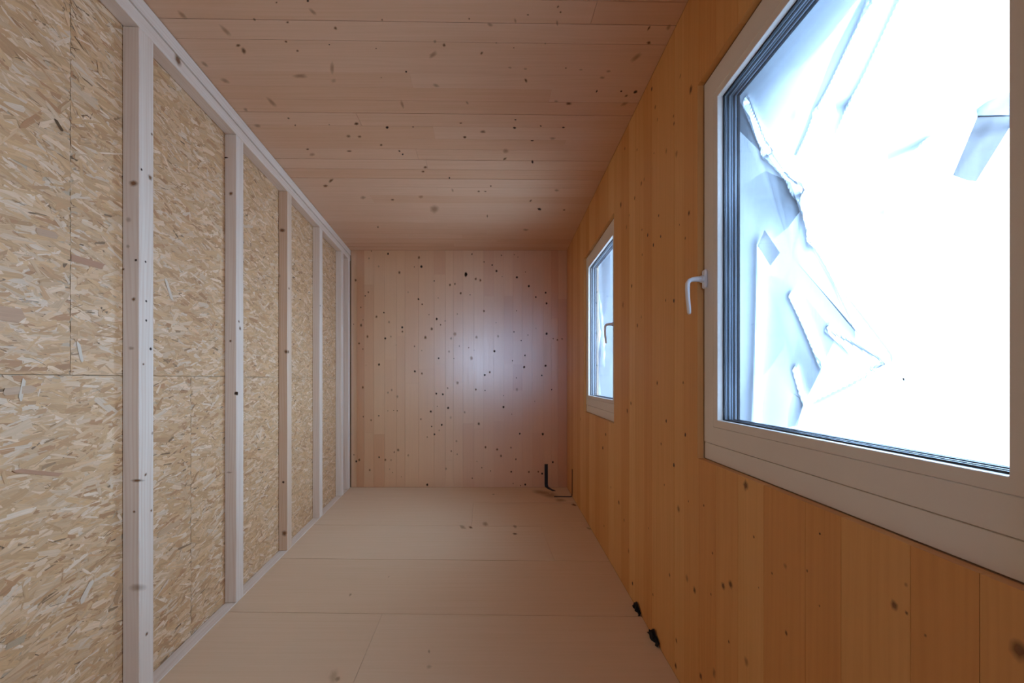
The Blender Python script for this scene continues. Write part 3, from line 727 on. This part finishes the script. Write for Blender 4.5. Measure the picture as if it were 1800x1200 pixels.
# folded band running down from the top edge
band([row(1572, -40, 1, .45, (-32, -29, 0, 26, 34)), row(1498, 110, 1, .45, (-36, -33, 0, 28, 38)), row(1414, 280, 1, .45, (-20, -18, 0, 16, 24))], .1226, (0, .75, .5, .85, 0), film)
# shade of the reveal along the pane's head, put in as extra sheet density
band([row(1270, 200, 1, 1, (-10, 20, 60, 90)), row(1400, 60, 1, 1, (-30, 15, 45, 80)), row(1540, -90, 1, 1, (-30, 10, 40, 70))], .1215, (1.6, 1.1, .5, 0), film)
# shading of shallow wrinkles, laid on as strips of denser sheet
for (a_, b_, c_, w) in [((1395, 345), (1520, 300), (1650, 235), .30), ((1650, 240), (1720, 190), (1800, 110), .30), ((1470, 190), (1600, 160), (1740, 105), .22), ((1420, 410), (1480, 385), (1560, 372), .2), ((1560, 270), (1700, 235), (1790, 220), .14)]:
    band([row(*a_, .2, 1, (-16, 0, 14)), row(*b_, .2, 1, (-18, 0, 16)), row(*c_, .2, 1, (-12, 0, 12))], .1222 - .0004 * w, (0, 3.0 * w, 0), film)
patch('flap_and_shade', [(1718, 206, 1.8), (1716, 192, 1.2), (1735, 178, 1.2), (1785, 157, 1.8), (1784, 190, 1.8), (1788, 203, 1.8), (1760, 205, 1.8)], .1188, M['film2'], film, .001, 1.8)
patch('tape_strip', [(1719, 203), (1760, 202), (1788, 203), (1716, 319), (1700, 317), (1675, 308)], .1165, M['tape'], film, .001)
patch('tape_strip', [(1344, 404, .3), (1371, 444, .3), (1354, 467, .3), (1332, 432, .3)], .1165, M['tape'], film, .001, .3)
patch('dirt_speck', [(1586, 663), (1590, 665), (1590, 670), (1587, 668)], .1160, M['black'], film, .0005)
patch('dirt_smudge', [(1572, 706, 0), (1585, 697, .2), (1600, 694, .2), (1630, 699, 0), (1620, 708, .2), (1590, 712, .1)], .1168, M['film2'], film, .0005, .7)
cre2 = []
for u0, v0, u1, v1, amp, w in [(1047, 470, 1051, 690, .03, .02), (1052, 520, 1060, 640, .02, .02), (1045, 575, 1058, 600, .02, .02)]:
    cre2.append((fpx(u0, v0), fpx(u1, v1), amp, w))
film_far = sheet('plastic_sheet', 2.2, 3.55, .72, 2.34, 50, 70, .130, cre2, M['film'], 8)
tag(film_far, 'pale blue plastic sheet hung outside the far window, the one nearer the back wall', 'plastic sheet')
patch('flap_and_shade', [(1040, 440, .3), (1046, 470, .1), (1050, 560, .1), (1056, 620, .2), (1050, 700, .1), (1040, 705, .3)], .124, M['film2'], film_far, .004, .3)
patch('flap_and_shade', [(1056, 430, .2), (1072, 415, .2), (1073, 520, 0), (1060, 560, .1)], .1235, M['film2'], film_far, .002, .15)
patch('tape_strip', [(1044, 572), (1047, 570), (1047, 585), (1044, 587)], .119, M['plastic'], film_far, .001)

# ------------------------------------------------------------------ loose bits in the far corner and along the window wall
def strip(name, pts, w, th, mat, wdir, parent=None):
    """flat strip following points, width w along wdir"""
    pts = [Vector(p) for p in pts]; wdir = Vector(wdir).normalized()
    c0 = pts[0]; v, f = [], []
    for i, p in enumerate(pts):
        t = (pts[min(i + 1, len(pts) - 1)] - pts[max(i - 1, 0)]).normalized(); nn = t.cross(wdir).normalized()
        for a, b in ((-1, -1), (1, -1), (1, 1), (-1, 1)):
            v.append(tuple(p - c0 + wdir * a * w / 2 + nn * b * th / 2))
    for i in range(len(pts) - 1):
        for k in range(4): f.append((i * 4 + k, i * 4 + (k + 1) % 4, i * 4 + 4 + (k + 1) % 4, i * 4 + 4 + k))
    f += [(0, 1, 2, 3), tuple(len(v) - 4 + k for k in range(4))]
    return solid(name, v, f, mat, parent, Matrix.Translation(c0), 0)
sx = BF.pix(960, 830)[0]
st = strip('rubber_strap', [(sx, YB - .004, .245), (sx, YB - .005, .12), (sx, YB - .005, .03), (sx + .004, YB - .012, .008), (sx + .02, YB - .06, .004), (sx + .055, YB - .15, .004)], .034, .004, M['black'], (1, .0, 0))
tag(st, 'short black strap standing against the far wall with its foot bent onto the floor', 'strap')
fx, fy = floor_pix(974, 873); gx = xr(fy) - .006
s2 = strip('sealing_strip', [(fx, fy, .004), (gx - .02, fy - .006, .004), (gx - .004, fy - .006, .008), (gx, fy - .006, .03), (gx + .001, fy - .006, .27)], .016, .004, M['black'], (0.06, 1, 0))
tag(s2, 'thin black sealing strip running over the floor corner and up the window wall', 'sealing strip')
def scrap(name, u, v, w, h, label, seed):
    r = random.Random(seed)
    X, Y = floor_pix(u, v); bm = bmesh.new(); n = 7
    base = Vector((xr(Y) - .004, Y, 0.001))
    grid = [[bm.verts.new((-(.002 + .016 * r.random() * (1 - j / 5)), (i / (n - 1) - .5) * w, h * j / 5 * (.45 + .55 * r.random()) * (1 - abs(i - 3) / 5) + .001)) for j in range(6)] for i in range(n)]
    for i in range(n - 1):
        for j in range(5): bm.faces.new((grid[i][j], grid[i + 1][j], grid[i + 1][j + 1], grid[i][j + 1]))
    ext = bmesh.ops.solidify(bm, geom=list(bm.faces), thickness=.0012)
    me = bpy.data.meshes.new(name); bm.to_mesh(me); bm.free()
    o = link(name, me, M['black'], None, Matrix.Translation(base)); tag(o, label, 'membrane scrap', group='torn membrane scraps along the window wall'); return o
scrap('membrane_scrap', 1150, 1126, .10, .075, 'larger torn black membrane scrap at the foot of the window wall, nearest the camera', 1)
scrap('membrane_scrap', 1117, 1074, .09, .05, 'smaller torn black membrane scrap at the foot of the window wall, further back', 2)
